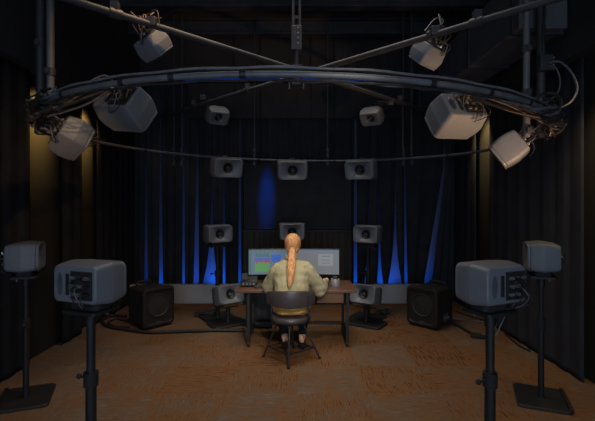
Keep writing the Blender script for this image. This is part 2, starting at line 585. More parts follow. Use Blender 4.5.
# slatted panel beneath it
t = thing('slatted_panel', 'low dark brown slatted wooden panel below the projection screen', 'panel', (0, 6.74, 0.0))
bm = B()
k = -0.84
while k < 0.86:
    wd = rnd.choice((0.035, 0.05, 0.07))
    box(bm, (k, -0.02 + rnd.uniform(-.01, .01), 0.60), (wd, 0.03, 1.12))
    k += wd + rnd.choice((0.03, 0.05))
obj('slats', bm, MT['wood'], t, smooth=0)
bm = B()
box(bm, (0, 0.012, 0.6), (1.74, 0.02, 1.16)); box(bm, (0, -0.01, 1.175), (1.76, 0.08, 0.03)); box(bm, (0, -0.01, 0.02), (1.76, 0.08, 0.04))
obj('backing', bm, MT['black'], t, smooth=0)

t = thing('valance', 'plain charcoal cloth valance above the pleated middle drop', 'valance', (0.02, 6.86, 3.0))
bm = B(); box(bm, (0, 0, .28), (3.62, .012, .56)); obj('cloth', bm, MT['valance'], t, smooth=0)
bm = B(); box(bm, (0, .02, .56), (3.64, .04, .03)); obj('rail', bm, MT['black'], t, smooth=0)
# added glowing strip standing in for blue light spill along the curtain header
t = thing('light_strip', 'thin blue light strip along the curtain header at the back', 'light', (0, 6.86, 3.635))
bm = B(); box(bm, (-0.02, 0, 0.0), (3.6, 0.03, 0.03)); obj('channel', bm, MT['black'], t, smooth=0)
bm = B(); box(bm, (-0.02, -0.02, -0.005), (3.6, 0.012, 0.055)); obj('strip', bm, MT['led'], t, smooth=0)

# ventilation duct on the right
t = thing('ventilation_duct', 'grey rectangular ventilation duct running along the upper right', 'duct', (2.12, 5.22, 3.14))
bm = B(); box(bm, (0, 0, 0.25), (0.42, 3.2, 0.5)); obj('duct_casing', bm, MT['duct'], t, smooth=0, bevel=0.01)
for i in range(4):
    bm = B(); box(bm, (0, -1.5 + i * .95, 0.25), (0.46, 0.03, 0.54)); obj('flange', bm, MT['dpipe'], t, smooth=0)
bm = B()
for y in (-1.3, 0.6): cyl(bm, (-0.24, y, 0.27), (-0.24, y, ZC - 3.14), 0.008, n=8); cyl(bm, (0.24, y, 0.27), (0.24, y, ZC - 3.14), 0.008, n=8)
obj('hanger_rod', bm, MT['dpipe'], t)


# ------------------------------------------------------------------ loudspeakers (local: X width, +Y front, Z up, origin at the centre)
_sp = {}


def build_speaker(W, H, D, stub):
    t = thing('loudspeaker', 'x', 'speaker')
    a, b = W / 2, H / 2
    rr = H * 0.13
    secs = [(-.5, .84, .76), (-.493, .875, .82), (-.47, .905, .865), (-.40, .925, .90), (-.2, .965, .955), (-.02, 1, 1), (.12, .985, .985), (.26, .955, .955),
            (.37, .925, .925), (.40, .90, .90)]
    bm = B()
    hx = -0.30 * W
    vr = loft(bm, [[(x, y * D, z) for x, z in rrect(a * sx, b * sz, rr)] for y, sx, sz in secs], False, False)
    ow = [(hx + 0.060 * W * cos(2 * pi * k / 24), 0.25 * H * sin(2 * pi * k / 24)) for k in range(24)]
    ev = [bm.verts.new((x, -.5 * D, z)) for x, z in ow]
    edges = [bm.edges.new((ev[k], ev[(k + 1) % 24])) for k in range(24)]
    bm.verts.ensure_lookup_table()
    n0 = vr[0]
    edges += [bm.edges.get((n0[k], n0[(k + 1) % len(n0)])) for k in range(len(n0))]
    bmesh.ops.triangle_fill(bm, use_beauty=True, use_dissolve=False, edges=edges)
    obj('cabinet', bm, MT['cab'], t, smooth=12)
    # front baffle with waveguide
    bm = B()
    o1 = rrect(a, b, H * 0.2)
    n = len(o1)
    RD = H * 0.25
    rings = []
    for y, s in ((.395, .86), (.41, .915), (.44, .925), (.47, .915), (.488, .895), (.498, .865)):
        rings.append([(x * s, y * D, z * s) for x, z in o1])
    for k in range(1, 8):
        f = k / 7
        g = 1 - (1 - f) ** 1.25
        y = .498 * D - (0.018 + 0.05) * (f ** 1.35) * (H / 0.25) * 0.62
        ring = []
        for x, z in o1:
            an = math.atan2(z / b, x / a)
            ring.append((x * .87 * (1 - g) + RD * cos(an) * g, y, z * .87 * (1 - g) + RD * sin(an) * g))
        rings.append(ring)
    loft(bm, rings, False, False)
    obj('front_baffle', bm, MT['baffle'], t, smooth=40)
    yb = rings[-1][0][1]
    bm = B()
    prof = [(RD * 1.0, 0.0), (RD * .93, .006), (RD * .86, 0.001), (RD * .5, -.018), (RD * .3, -.022)]
    rg = [[(r * cos(2 * pi * k / 28), yb + y, r * sin(2 * pi * k / 28)) for k in range(28)] for r, y in prof]
    loft(bm, rg, False, True)
    dr = obj('driver', bm, MT['cone'], t, smooth=50)
    bm = B()
    prof = [(RD * .30, -.023), (RD * .26, -.012), (RD * .14, -.006), (RD * .02, -.004)]
    rg = [[(r * cos(2 * pi * k / 20), yb + y, r * sin(2 * pi * k / 20)) for k in range(20)] for r, y in prof]
    loft(bm, rg, False, True)
    obj('tweeter', bm, MT['dome'], dr, smooth=60)
    # rear: recessed grip, slot and amplifier plate
    yr = -.5 * D
    bm = B()
    loft(bm, [[(hx + (x - hx) * s, yr + y, z * s) for x, z in ow] for y, s in ((-0.001, 1.10), (-0.003, 1.04), (0.0, .99), (0.02, .95), (0.04, .8), (0.046, .5))], False, True)
    obj('grip_recess', bm, MT['recess'], t, smooth=50)
    bm = B(); box(bm, (-0.13 * W, yr - 0.003, 0.0), (0.07 * W, 0.008, 0.50 * H)); obj('vent_slot', bm, MT['cone'], t, smooth=0, bevel=0.003)
    bm = B()
    box(bm, (0.17 * W, yr - 0.004, -0.01 * H), (0.44 * W, 0.010, 0.66 * H))
    for k in range(5): box(bm, (0.17 * W, yr - 0.011, (-.24 + .11 * k) * H), (0.40 * W, 0.006, 0.012))
    amp = obj('amplifier_plate', bm, MT['amp'], t, smooth=0, bevel=0.002)
    r = random.Random(3)
    for k in range(9):
        bm = B()
        x, z = (0.03 + 0.14 * (k % 3)) * W, (-0.20 + 0.19 * (k // 3)) * H
        if k % 2:
            cyl(bm, (x, yr - 0.006, z), (x, yr - 0.030, z), 0.011, n=12)
        else:
            box(bm, (x, yr - 0.014, z), (0.030, 0.020, 0.016))
        obj('connector', bm, MT['conn'] if k in (0, 1, 3, 4, 6, 8) else MT['amp'], amp, smooth=30)
    for k in range(3):
        x, z = (0.05 + 0.12 * k) * W, (0.10 - 0.12 * k) * H
        bm = B()
        cable(bm, [(x, yr - 0.01, z), (x, yr - 0.05, z - 0.01), (x + 0.03, yr - 0.06, z - 0.25 * H), (x + 0.02, yr - 0.02, -0.50 * H), (0.03, yr + 0.03, -0.58 * H)], 0.0035)
        obj('lead', bm, MT['gcable'] if k == 1 else MT['cable'], amp, smooth=60)
    if stub:
        bm = B()
        loft(bm, [[(x, y, z) for x, y in rrect(W * .30, D * .26, .03)] for z in (-.5 * H - .035, -.5 * H + 0.012)])
        obj('rubber_cradle', bm, MT['rubber'], t, smooth=30)
    return t


def speaker(size, loc, fwd, label, group=None, up=None, stub=False, rollv=None):
    key = (size, stub)
    if key not in _sp:
        o = _sp[key] = build_speaker(*size, stub)
    else:
        o = copy_tree(_sp[key])
    f = V(fwd).normalized()
    u = V(up) if up else V((0, 0, 1))
    x = f.cross(u).normalized()
    z = x.cross(f)
    m = M((x, f, z)).transposed()
    o.location = loc
    o.rotation_euler = m.to_euler()
    o['label'] = label
    if group:
        o['group'] = group
    return o


EAR = V((0, 4.15, 1.18))
ES = (.385, .255, .27)
ES2 = (.345, .235, .24)
ES3 = (.335, .232, .232)
ge = 'ear height loudspeakers on stands'


# ------------------------------------------------------------------ stands
def plate(bm, sx, sy, z0, z1, r=0.04, ins=0.008):
    loft(bm, [[(x, y, z) for x, y in rrect(sx / 2 * s, sy / 2 * s, r)] for z, s in ((z0, 1), (z1 - ins, 1), (z1, 1 - ins * 2 / sx))])
    return bm


def stand(loc, top, rz, label, kind, pr=0.028, base=0.46):
    t = thing('speaker_stand', label, 'stand', (loc[0], loc[1], 0), rz, 'black speaker stands')
    bm = B(); plate(bm, base, base * .86, 0, 0.022); obj('base_plate', bm, MT['black'], t, smooth=30)
    if kind == 'side':
        bm = B(); box(bm, (0, -base * .40, 0.031), (base * .92, 0.028, 0.018)); obj('base_rail', bm, MT['black'], t, smooth=0, bevel=0.003)
    mid = top * .62
    bm = B(); cyl(bm, (0, 0, 0.02), (0, 0, mid), pr, n=20); obj('pole', bm, MT['black'], t)
    bm = B(); cyl(bm, (0, 0, mid - .02), (0, 0, top - 0.02), pr * .8, n=20); obj('inner_pole', bm, MT['black'], t)
    bm = B(); cyl(bm, (0, 0, mid - .05), (0, 0, mid + .03), pr * 1.35, n=20); cl = obj('collar', bm, MT['rubber'], t)
    bm = B(); cyl(bm, (pr, 0, mid - .01), (pr + .055, 0, mid - .01), .007, n=10); ball(bm, (pr + .06, 0, mid - .01), .016, n=8); obj('knob', bm, MT['rubber'], cl)
    bm = B(); plate(bm, .24, .20, top - 0.02, top, 0.02, .003)
    obj('top_plate', bm, MT['black'], t, smooth=30)
    for x in (-.07, .07):
        bm = B(); cyl(bm, (x, -.05, top - .045), (x, -.05, top - .02), .009, n=10); obj('mount_bolt', bm, MT['dome'], t)
    bm = B(); cyl(bm, (0, 0, top - .10), (0, 0, top - .02), .03, n=16)
    obj('mount_hub', bm, MT['black'], t)
    return t


def ear(px, py, d, yaw_to, label, slabel, kind='tall', h=1.18, pr=0.028, base=.46, size=ES, yaw=None):
    p = at(px, py, d)
    p.z = CAM_H + (201 - py) * d / 420
    f = (V(yaw_to) - p) if yaw is None else V((sin(R(yaw)), cos(R(yaw)), 0))
    f.z = 0
    speaker(size, p, f, label, ge, stub=True)
    top = p.z - size[1] / 2 - .0355
    rz = math.atan2(f.y, f.x) - pi / 2
    stand(p, top, rz + (R(180) if kind == 'near' else 0), slabel, kind, pr, base)
    return p


ear(292, 231.5, 6.15, EAR, 'grey loudspeaker straight behind the monitors, above the person\'s head', 'black stand hidden behind the two monitors', base=.4)
ear(217.5, 233.5, 5.95, EAR, 'grey ear-height loudspeaker on a stand left of the monitors, horn facing the desk', 'tall black stand left of the desk against the blue wedge', pr=.03)
ear(368, 234, 5.95, EAR, 'grey ear-height loudspeaker on a stand right of the monitors, horn facing the desk', 'tall black stand right of the desk by the pale skirting', pr=.03)
ear(26, 256, 3.5, EAR, 'grey loudspeaker on the thin stand at the far left edge', 'thin black stand with square base at the far left edge', 'side', pr=.024, base=.45, yaw=68, size=ES2)
ear(541, 256, 3.5, EAR, 'grey loudspeaker on the thin stand at the far right', 'thin black stand with square base at the far right', 'side', pr=.024, base=.45, yaw=-68, size=ES2)
pl = ear(91, 281, 2.40, EAR, 'grey loudspeaker in the left foreground, dark connector panel on its rear', 'thick black pole stand in the left foreground', 'near', pr=.030, yaw=20, size=ES3)
pr_ = ear(490, 282, 2.40, EAR, 'grey loudspeaker in the right foreground, oval grip recess and connectors on its rear', 'thick black pole stand in the right foreground', 'near', pr=.030, yaw=-25, size=ES3)

# low speakers tilted up beside the tall stands
def low_stand(loc, rz, label):
    t = thing('floor_stand', label, 'stand', (loc[0], loc[1], 0), rz, 'low floor stands')
    bm = B(); plate(bm, .5, .34, 0, .03, .05); obj('base_plate', bm, MT['black'], t)
    bm = B(); cyl(bm, (0, 0, .03), (0, 0, .225), .03, n=16); obj('post', bm, MT['black'], t)
    bm = B(); box(bm, (0, 0, .230), (.22, .18, .012), Euler((R(14), 0, 0))); obj('tilt_plate', bm, MT['black'], t, smooth=0)
    return t


for px, lb, sl in ((228, 'grey loudspeaker low down left of the desk, tilted up toward the chair', 'short black stand under the low left loudspeaker'),
                   (366, 'grey loudspeaker low down right of the desk, partly behind a desk leg', 'short black stand under the low right loudspeaker')):
    p = at(px, 294.5, 5.62)
    f = EAR - p
    f = V((f.x, f.y, math.hypot(f.x, f.y) * .25))
    speaker((.385, .265, .27), p, f, lb, 'low loudspeakers', stub=False)
    low_stand(p, math.atan2(f.y, f.x) - pi / 2, sl)


# ------------------------------------------------------------------ hanging rig
RC = V((-0.01, 4.15, 2.25)); RRAD = 2.185; TX, TY = -0.0176, 0.0037


def ring(deg, dr=0, dz=0):
    a = R(deg)
    r = RRAD + dr
    return V((RC.x + r * cos(a), RC.y + r * sin(a), RC.z + TX * r * cos(a) + TY * r * sin(a) + dz))


PR = 0.016
t = thing('hanging_ring', 'big grey steel pipe ring hanging above the desk, carrying loudspeakers', 'rig', (RC.x, RC.y, RC.z))
off = -V(t.location)
bm = B(); tube(bm, [ring(i * 2.5) + off for i in range(144)], PR, 14, closed=True); obj('ring_pipe', bm, MT['pipe'], t, smooth=60)
for dg in [-142, -128, -114, -106, -96.5, -72, -62, -52, -44, 30, 60, 75, 105, 120, 150]:
    bm = B(); tube(bm, [ring(dg + k * .13) + off for k in range(-3, 4)], PR + .004, 14); obj('tape_strap', bm, MT['tape'], t, smooth=60)
# cables strapped along the ring, under the near arc
t = thing('cable_run', 'thin grey cables strapped along the near arc of the ring', 'cable', tuple(ring(-90)))
off = -V(t.location)
for k, (a0, a1, dz, dr, m) in enumerate(((-150, -35, .030, .01, 'gcable'), (-140, -28, .031, -.012, 'cable'), (-92, -40, -.032, 0.004, 'gcable'), (-145, -60, -.031, .012, 'cable'))):
    bm = B(); tube(bm, [ring(a0 + (a1 - a0) * i / 50, dr, dz + .003 * sin(i * 1.3)) + off for i in range(51)], .0065, 6); obj('cable', bm, MT[m], t, smooth=60)


def bundle(name, label, a0, a1, n, seed, mats, spread=.05, droop=None):
    r = random.Random(seed)
    t = thing(name, label, 'cable', tuple(ring((a0 + a1) / 2)))
    off = -V(t.location)
    for k in range(n):
        pts = []
        ph = r.uniform(0, 6)
        rad = r.uniform(.035, spread)
        st = r.uniform(-4, 4)
        for i in range(13):
            dg = a0 + (a1 - a0) * i / 12 + st
            an = ph + i * r.uniform(.3, .8)
            rr = rad * r.uniform(.8, 1.2)
            pts.append(ring(dg, rr * cos(an), rr * sin(an)) + off)
        bm = B(); cable(bm, pts, r.uniform(.006, .011), 6, 4)
        obj('cable', bm, MT[r.choice(mats)], t, smooth=60)
    return t


bundle('cable_bundle', 'thick tangle of black cables wrapped around the left side of the ring', -190, -133, 14, 5, ['cable', 'cable', 'cable', 'gcable'], .075)
bundle('cable_bundle', 'tangle of grey and tan cables around the right side of the ring', -48, -17, 10, 6, ['cable', 'cable', 'gcable'], .06)

# cross pipes and the centre post
HUB = V((-0.01, 4.15, 2.915))
for sx, lb in ((1, 'straight pipe crossing above the ring from near left to far right'), (-1, 'straight pipe crossing above the ring from near right to far left')):
    t = thing('cross_pipe', lb, 'pipe', tuple(HUB + V((0, 0, .03 * sx))), 0, 'crossed pipes under the ceiling')
    bm = B(); cyl(bm, (-sx * 2.05, -2.05, 0), (sx * 2.15, 2.15, 0), .024, n=16); obj('pipe', bm, MT['xpipe'], t)
    for f in (-1.25, 0.55, 1.35):
        bm = B(); cyl(bm, (sx * (f - .03), f - .03, 0), (sx * (f + .03), f + .03, 0), .034, n=16); box(bm, (sx * f, f, .05), (.05, .05, .06)); obj('clamp', bm, MT['dpipe'], t)
t = thing('centre_hanger', 'vertical twin rail hanging from the ceiling in the centre, with clamp', 'hanger', tuple(HUB))
for x in (-.032, .032):
    bm = B(); box(bm, (x, 0, .95), (.026, .04, 1.02)); obj('rail', bm, MT['dpipe'], t, smooth=0, bevel=.004)
bm = B()
for k in range(5): box(bm, (0, 0, .55 + .2 * k), (.04, .02, .03))
obj('spacer', bm, MT['dpipe'], t, smooth=0)
bm = B(); box(bm, (0, 0, .34), (.105, .08, .24)); obj('clamp_block', bm, MT['dpipe'], t, smooth=0, bevel=.008)
bm = B()
for z in (.28, .33, .38, .43): cyl(bm, (.015, -.038, z), (.015, -.05, z), .010, n=10)
obj('bolt', bm, MT['conn'], t)
bm = B(); cyl(bm, (0, 0, .0), (0, 0, .24), .022, n=14); cyl(bm, (0, 0, -.05), (0, 0, .075), .06, n=18); obj('hub', bm, MT['dpipe'], t)
bm = B(); cyl(bm, (0, 0, -.05), (0, 0, -.075), .045, n=18); box(bm, (0, 0, -.09), (.09, .06, .04))
for x in (-.07, .07): box(bm, (x, 0, -.115), (.012, .04, .09))
box(bm, (0, 0, -.075), (.15, .04, .012)); obj('hook_bracket', bm, MT['dome'], t, smooth=0)


def post(px, d, zlo, label, r=.026, m='dpipe', plates=(), zhi=ZC, grp='vertical hanger pipes', base_y=None):
    x = (px - 297.5) * d / 420
    t = thing('hanger_pipe', label, 'pipe', (x, d, zlo), 0, grp)
    bm = B(); cyl(bm, (0, 0, 0), (0, 0, zhi - zlo), r, n=14); obj('pipe', bm, MT[m], t)
    for z in plates:
        bm = B(); cyl(bm, (0, 0, z - .03), (0, 0, z + .03), r + .010, n=14); box(bm, (0, -r - .008, z), (.035, .03, .04)); obj('clamp', bm, MT['dpipe'], t)
    return t


post(50.5, 3.42, 2.20, 'grey vertical pipe at upper left, right one of the pair', .030, 'pipe', (.04, .5))
post(40.5, 3.48, 2.20, 'dark vertical pipe at upper left, left one of the pair', .034, 'dpipe', (.04, .75))
post(526.5, 3.35, 2.16, 'grey vertical pipe at upper right, inner one of the pair', .026, 'pipe', (.05, .35, .7))
post(541, 3.52, 2.18, 'dark vertical pipe at upper right, outer one of the pair, with a junction box', .034, 'dpipe', (.05,))
for px, d, lb, r, zh in ((182, 6.02, 'thin vertical pipe dropping to the far left of the ring', .016, ZC), (174, 5.98, 'thinner dark vertical pipe beside the ring at far left', .012, 3.35),
                     (254.5, 6.32, 'thin vertical rod with chain links left of the top centre speaker', .013, ZC), (327.5, 6.32, 'thin vertical rod with clamps right of the top centre speaker', .013, ZC),
                     (411.5, 6.02, 'grey vertical pipe dropping to the far right of the ring', .024, ZC), (403, 5.96, 'thinner vertical pipe beside the ring at far right', .018, 2.86)):
    post(px, d, CAM_H + 38 * d / 420 - .03, lb, r, 'dpipe', (.02, .14, .22) if r < .02 else (.04,), ZC)

# junction box and loops on the right post
t = thing('junction_box', 'small dark junction box on the outer right vertical pipe', 'box', tuple(at(545, 63, 3.45)))
bm = B(); box(bm, (0, 0, 0), (.10, .06, .13)); obj('case', bm, MT['dpipe'], t, smooth=0, bevel=.006)
bm = B()
for k in range(4): cyl(bm, (.05, 0, -.045 + .03 * k), (.075, 0, -.045 + .03 * k), .009, n=10)
obj('socket', bm, MT['conn'], t)
for k, (pts, r, lb) in enumerate(((((549, 63), (560, 62), (571, 72), (577, 88), (572, 101), (560, 108), (548, 109)), .010, 'outer looping dark cable hanging from the right junction box'),
                              (((549, 66), (556, 68), (560, 80), (558, 92), (550, 100), (543, 104)), .007, 'inner looping dark cable beneath the right junction box'),
                              (((544, -30), (545, 10), (543, 30), (544, 58)), .008, 'cable running down the outer right vertical pipe'))):
    bm = B(); cable(bm, [at(x, y, 3.40 + .02 * k) for x, y in pts], r); tag(obj('loop_cable', bm, MT['gcable' if k != 2 else 'cable'], smooth=60), lb, 'cable')
# coil on the right ring
bm = B()
cc = at(546, 103, 3.38)
tube(bm, [cc + V(((.10 + .004 * (i % 7)) * cos(i * .42), .012 * sin(i * 1.1) - .03, (.065 + .003 * (i % 5)) * sin(i * .42))) for i in range(60)], .008, 6)
tag(obj('cable_coil', bm, MT['cable'], smooth=60), 'coil of dark cable resting on the right end of the ring', 'cable')

# hung loudspeakers
gh = 'loudspeakers hung from the ring'
gt = 'small loudspeakers hung from the crossed pipes'


def hung(size, loc, fwd, up, label, grp, anchor, cmats=('cable', 'gcable', 'cable')):
    o = speaker(size, loc, fwd, label, grp, up=up)
    f = V(fwd).normalized(); x = f.cross(V(up)).normalized(); z = x.cross(f)
    A = V(anchor)
    loc = V(loc)
    back = loc - f * size[2] * .52
    t = thing('mounting_arm', 'black mounting arm holding the ' + label.replace('grey ', '', 1), 'bracket', tuple(A), 0, 'mounting arms of the hung loudspeakers')
    q1 = back - f * .05 + (z * .03)
    bm = B(); tube(bm, smooth_path([V((0, 0, 0)), (q1 - A) * .5 + V((0, 0, .0)), q1 - A], 4), .016, 10); obj('arm', bm, MT['black'], t)
    bm = B(); ball(bm, q1 - A, .03); cyl(bm, q1 - A, back - A + f * .004, .02, n=12); obj('swivel', bm, MT['black'], t)
    bm = B(); box(bm, (0, 0, 0), (.07, .07, .07)); obj('clamp', bm, MT['dpipe'], t, smooth=0, bevel=.01)
    # loose leads from the rear panel to the pipe
    r = random.Random(int(abs(loc.x * 1000)) + 3)
    for k in range(9):
        s = back + x * size[0] * r.uniform(-.25, .32) + z * size[1] * r.uniform(-.2, .25)
        e = A + V((r.uniform(-.08, .08), r.uniform(-.05, .05), r.uniform(-.03, .04)))
        m1 = s - f * r.uniform(.06, .12) + V((r.uniform(-.05, .05), 0, r.uniform(-.02, .06)))
        m2 = (m1 + e) / 2 + V((r.uniform(-.06, .06), r.uniform(-.04, .04), r.uniform(-.04, .08)))
        bm = B(); cable(bm, [s - A, m1 - A, m2 - A, e - A], r.uniform(.004, .0065)); obj('lead', bm, MT[cmats[k % len(cmats)]], t, smooth=60)
    return o


HS = (.38, .26, .26)
hung((.42, .29, .285), (-1.445, 3.534, 2.425), (.248, .781, -.573), (.303, .5, .812), 'grey loudspeaker under the ring at upper left, pale underside showing', gh,
     tuple(ring(-152)), ('cable', 'tcable', 'gcable'))
hung((.42, .29, .285), (1.345, 3.58, 2.37), (-.255, .797, -.548), (-.196, .513, .836), 'grey loudspeaker under the ring at upper right, warm lit underside', gh,
     tuple(ring(-30)), ('cable', 'tcable', 'cable'))
hung((.33, .225, .225), (-1.83, 3.40, 2.155), (.682, .564, -.466), (.099, .56, .822), 'outer left loudspeaker hung from the ring, warm lit side', gh, tuple(ring(-170)))
hung((.33, .235, .24), (1.805, 3.58, 2.085), (-.72, .36, -.60), (-.52, .30, .80), 'outer right loudspeaker hung from the ring, pale tilted side', gh, tuple(ring(-16)))
TS = (.232, .162, .147)


def along(c, d2):
    c = V(c); k = d2 / c.y
    return V((c.x * k, d2, CAM_H + (c.z - CAM_H) * k))


hung((.262, .183, .166), tuple(along((-1.481, 4.314, 3.244), 3.33)), (.485, .491, -.724), (.457, .563, .689), 'small loudspeaker hung from the upper left pipe end', gt, (-1.07, 3.09, 2.965), ('tcable', 'cable', 'tcable'))
hung((.25, .172, .157), tuple(along((1.447, 4.69, 3.281), 3.36)), (-.455, .469, -.757), (-.477, .59, .652), 'small loudspeaker hung from the upper right pipe', gt, (1.02, 3.12, 2.91))
for px, py, lb in ((217, 115, 'small grey loudspeaker high at the back, left of centre'), (372, 116, 'small grey loudspeaker high at the back, right of centre')):
    p = at(px, py, 5.72)
    sx = 1 if px > 297 else -1
    hung((.30, .21, .20), tuple(p), tuple(EAR - p), (0, 0, 1), lb, gt, (sx * 1.2 - .01, 5.35 + .02, 2.94 - .03 * sx), ('cable',))
US = (.455, .29, .28)
for px, py, d, lb in ((226, 167, 6.05, 'grey loudspeaker on the far arc of the ring, left of three'), (292.5, 169.5, 6.15, 'grey loudspeaker on the far arc of the ring, middle of three'),
                      (361.5, 169, 6.05, 'grey loudspeaker on the far arc of the ring, right of three')):
    p = at(px, py, d)
    f = EAR - p
    f = V((f.x, f.y, -.22 * math.hypot(f.x, f.y)))
    an = math.degrees(math.atan2(p.y - RC.y, p.x - RC.x))
    hung(US, tuple(p), tuple(f), (0, 0, 1), lb, gh, tuple(ring(an)), ('cable',))


# ------------------------------------------------------------------ subwoofers
def sub(loc, rz, label):
    t = thing('subwoofer', label, 'subwoofer', (loc[0], loc[1], 0), rz, 'black subwoofers')
    w2, h2 = .225, .255
    bm = B()
    loft(bm, [[(x, y, z + .275) for x, z in rrect(w2 * s, h2 * s, .05)] for y, s in ((-.24, .84), (-.22, .90), (.0, .92), (.13, .90))])
    obj('cabinet', bm, MT['sub'], t, smooth=25)
    bm = B()
    o = rrect(w2, h2, .06)
    loft(bm, [[(x * s, y, z * s + .275) for x, z in o] for y, s in ((.12, .90), (.135, 1.0), (.20, 1.0), (.222, .97), (.226, .86), (.208, .82), (.205, .70))], True, True)
    obj('front_frame', bm, MT['sub'], t, smooth=25)
    bm = B()
    rg = [[(r * cos(2 * pi * k / 32), y, r * sin(2 * pi * k / 32) + .29) for k in range(32)] for r, y in ((.150, .203), (.150, .214), (.140, .217), (.128, .208), (.06, .212), (.01, .214))]
    loft(bm, rg, True, True); obj('woofer_grille', bm, MT['grille'], t, smooth=40)
    bm = B(); box(bm, (0, .207, .075), (.07, .008, .012)); obj('badge', bm, MT['dome'], t, smooth=0)
    bm = B()
    tube(bm, smooth_path([(-.10, -.20, .50), (-.10, -.20, .535), (-.06, -.20, .548), (.06, -.20, .548), (.10, -.20, .535), (.10, -.20, .50)], 4), .014, 8)
    obj('carry_handle', bm, MT['rubber'], t)
    for s in (-1, 1):
        bm = B()
        for k in range(6): box(bm, (s * w2 * .90, -.17 + k * .045, .30), (.018, .02, .28))
        obj('side_rib', bm, MT['sub'], t, smooth=0)
    bm = B(); box(bm, (0, -.245, .30), (.28, .02, .3)); obj('amplifier_plate', bm, MT['amp'], t, smooth=0)
    bm = B(); box(bm, (-.215, -.02, .13), (.02, .10, .10)); cp = obj('connector_panel', bm, MT['dome'], t, smooth=0)
    for k in range(3):
        bm = B(); cyl(bm, (-.225, -.05 + .03 * k, .13 + .015 * (k % 2)), (-.25, -.05 + .03 * k, .13 + .015 * (k % 2)), .01, n=10); obj('plug', bm, MT['conn'], cp)
    for x in (-.15, .15):
        for y in (-.18, .14):
            bm = B(); cyl(bm, (x, y, 0), (x, y, .035), .022, n=12); obj('foot', bm, MT['rubber'], t)
    return t


def face(loc, tgt):
    return math.atan2(tgt[1] - loc[1], tgt[0] - loc[0]) - pi / 2


sl = ((149 - 297.5) * 5.55 / 420, 5.62)
sub(sl, R(180 + 47), 'black subwoofer on the carpet at left, front turned to the desk')
sr = ((430 - 297.5) * 5.62 / 420, 5.62)
sub(sr, R(180 - 46), 'black subwoofer on the carpet at right, front turned to the desk')


# ------------------------------------------------------------------ desk
DZ = 0.645
t = thing('desk', 'brown topped desk with black steel legs on castors', 'desk', (0, 5.02, 0))
bm = B(); box(bm, (-.015, 0, DZ - .014), (1.36, .62, .028)); obj('desk_top', bm, MT['desk'], t, smooth=0, bevel=.004)
for x in (-.555, .565):
    for y in (-.26, .22):
        bm = B(); box(bm, (x, y, (.06 + DZ - .03) / 2), (.033, .033, DZ - .03 - .06)); lg = obj('leg', bm, MT['black'], t, smooth=0, bevel=.004)
        bm = B(); cyl(bm, (x - .013, y, .030), (x + .013, y, .030), .030, n=16); box(bm, (x, y, .055), (.035, .03, .03)); obj('castor', bm, MT['rubber'], lg)
    bm = B(); box(bm, (x, -.02, .115), (.035, .44, .035)); obj('foot_rail', bm, MT['black'], t, smooth=0)
bm = B(); box(bm, (.005, .22, .13), (1.08, .03, .035)); obj('stretcher', bm, MT['black'], t, smooth=0)
bm = B(); box(bm, (.005, .22, .585), (1.08, .03, .05)); obj('apron', bm, MT['black'], t, smooth=0)

t = thing('under_desk_shelf', 'brown board box hanging under the right side of the desk', 'box', (.37, 4.86, .50))
bm = B(); box(bm, (0, 0, .0575), (.30, .26, .115)); obj('case', bm, MT['box'], t, smooth=0, bevel=.004)
bm = B(); box(bm, (0, -.132, .0575), (.28, .006, .10)); obj('front_panel', bm, MT['box'], t, smooth=0)

t = thing('equipment_case', 'dark equipment case standing behind the left desk leg', 'case', (-.50, 5.62, 0))
bm = B(); box(bm, (0, 0, .29), (.34, .40, .54)); obj('case', bm, MT['bezel'], t, smooth=0, bevel=.01)
for x in (-.1, 0, .1):
    bm = B(); box(bm, (x, -.205, .29), (.06, .012, .46)); obj('front_panel', bm, MT['amp'], t, smooth=0, bevel=.003)
bm = B()
for x in (-.13, .13):
    for y in (-.15, .15): cyl(bm, (x, y, 0), (x, y, .025), .02, n=10)
obj('foot', bm, MT['rubber'], t)


# monitors
def monitor(loc, rz, label, cells):
    t = thing('monitor', label, 'monitor', loc, rz, 'computer monitors on the desk')
    w2, h = .275, .325
    zb = .09
    bm = B(); box(bm, (0, .012, zb + h / 2), (w2 * 2, .024, h)); obj('bezel', bm, MT['bezel'], t, smooth=0, bevel=.004)
    bm = B()
    names = []
    for (u0, v0, u1, v1, mn, lay) in cells:
        if mn not in names: names.append(mn)
        x0 = -w2 + .008 + u0 * (2 * w2 - .016); x1 = -w2 + .008 + u1 * (2 * w2 - .016)
        z0 = zb + .008 + v0 * (h - .02); z1 = zb + .008 + v1 * (h - .02)
        y = -.001 - lay * .0006
        f = bm.faces.new([bm.verts.new(p) for p in ((x0, y, z0), (x1, y, z0), (x1, y, z1), (x0, y, z1))])
        f.material_index = names.index(mn)
    me_ = obj('screen', bm, [MT[n] for n in names], t, smooth=0)
    bm = B(); box(bm, (0, .06, zb + .02), (.06, .03, .24)); box(bm, (0, .036, zb + .13), (.09, .03, .07)); obj('neck', bm, MT['bezel'], t, smooth=0, bevel=.005)
    bm = B(); plate(bm, .22, .17, 0, .012, .03, .003); obj('stand_foot', bm, MT['bezel'], t)
    return t


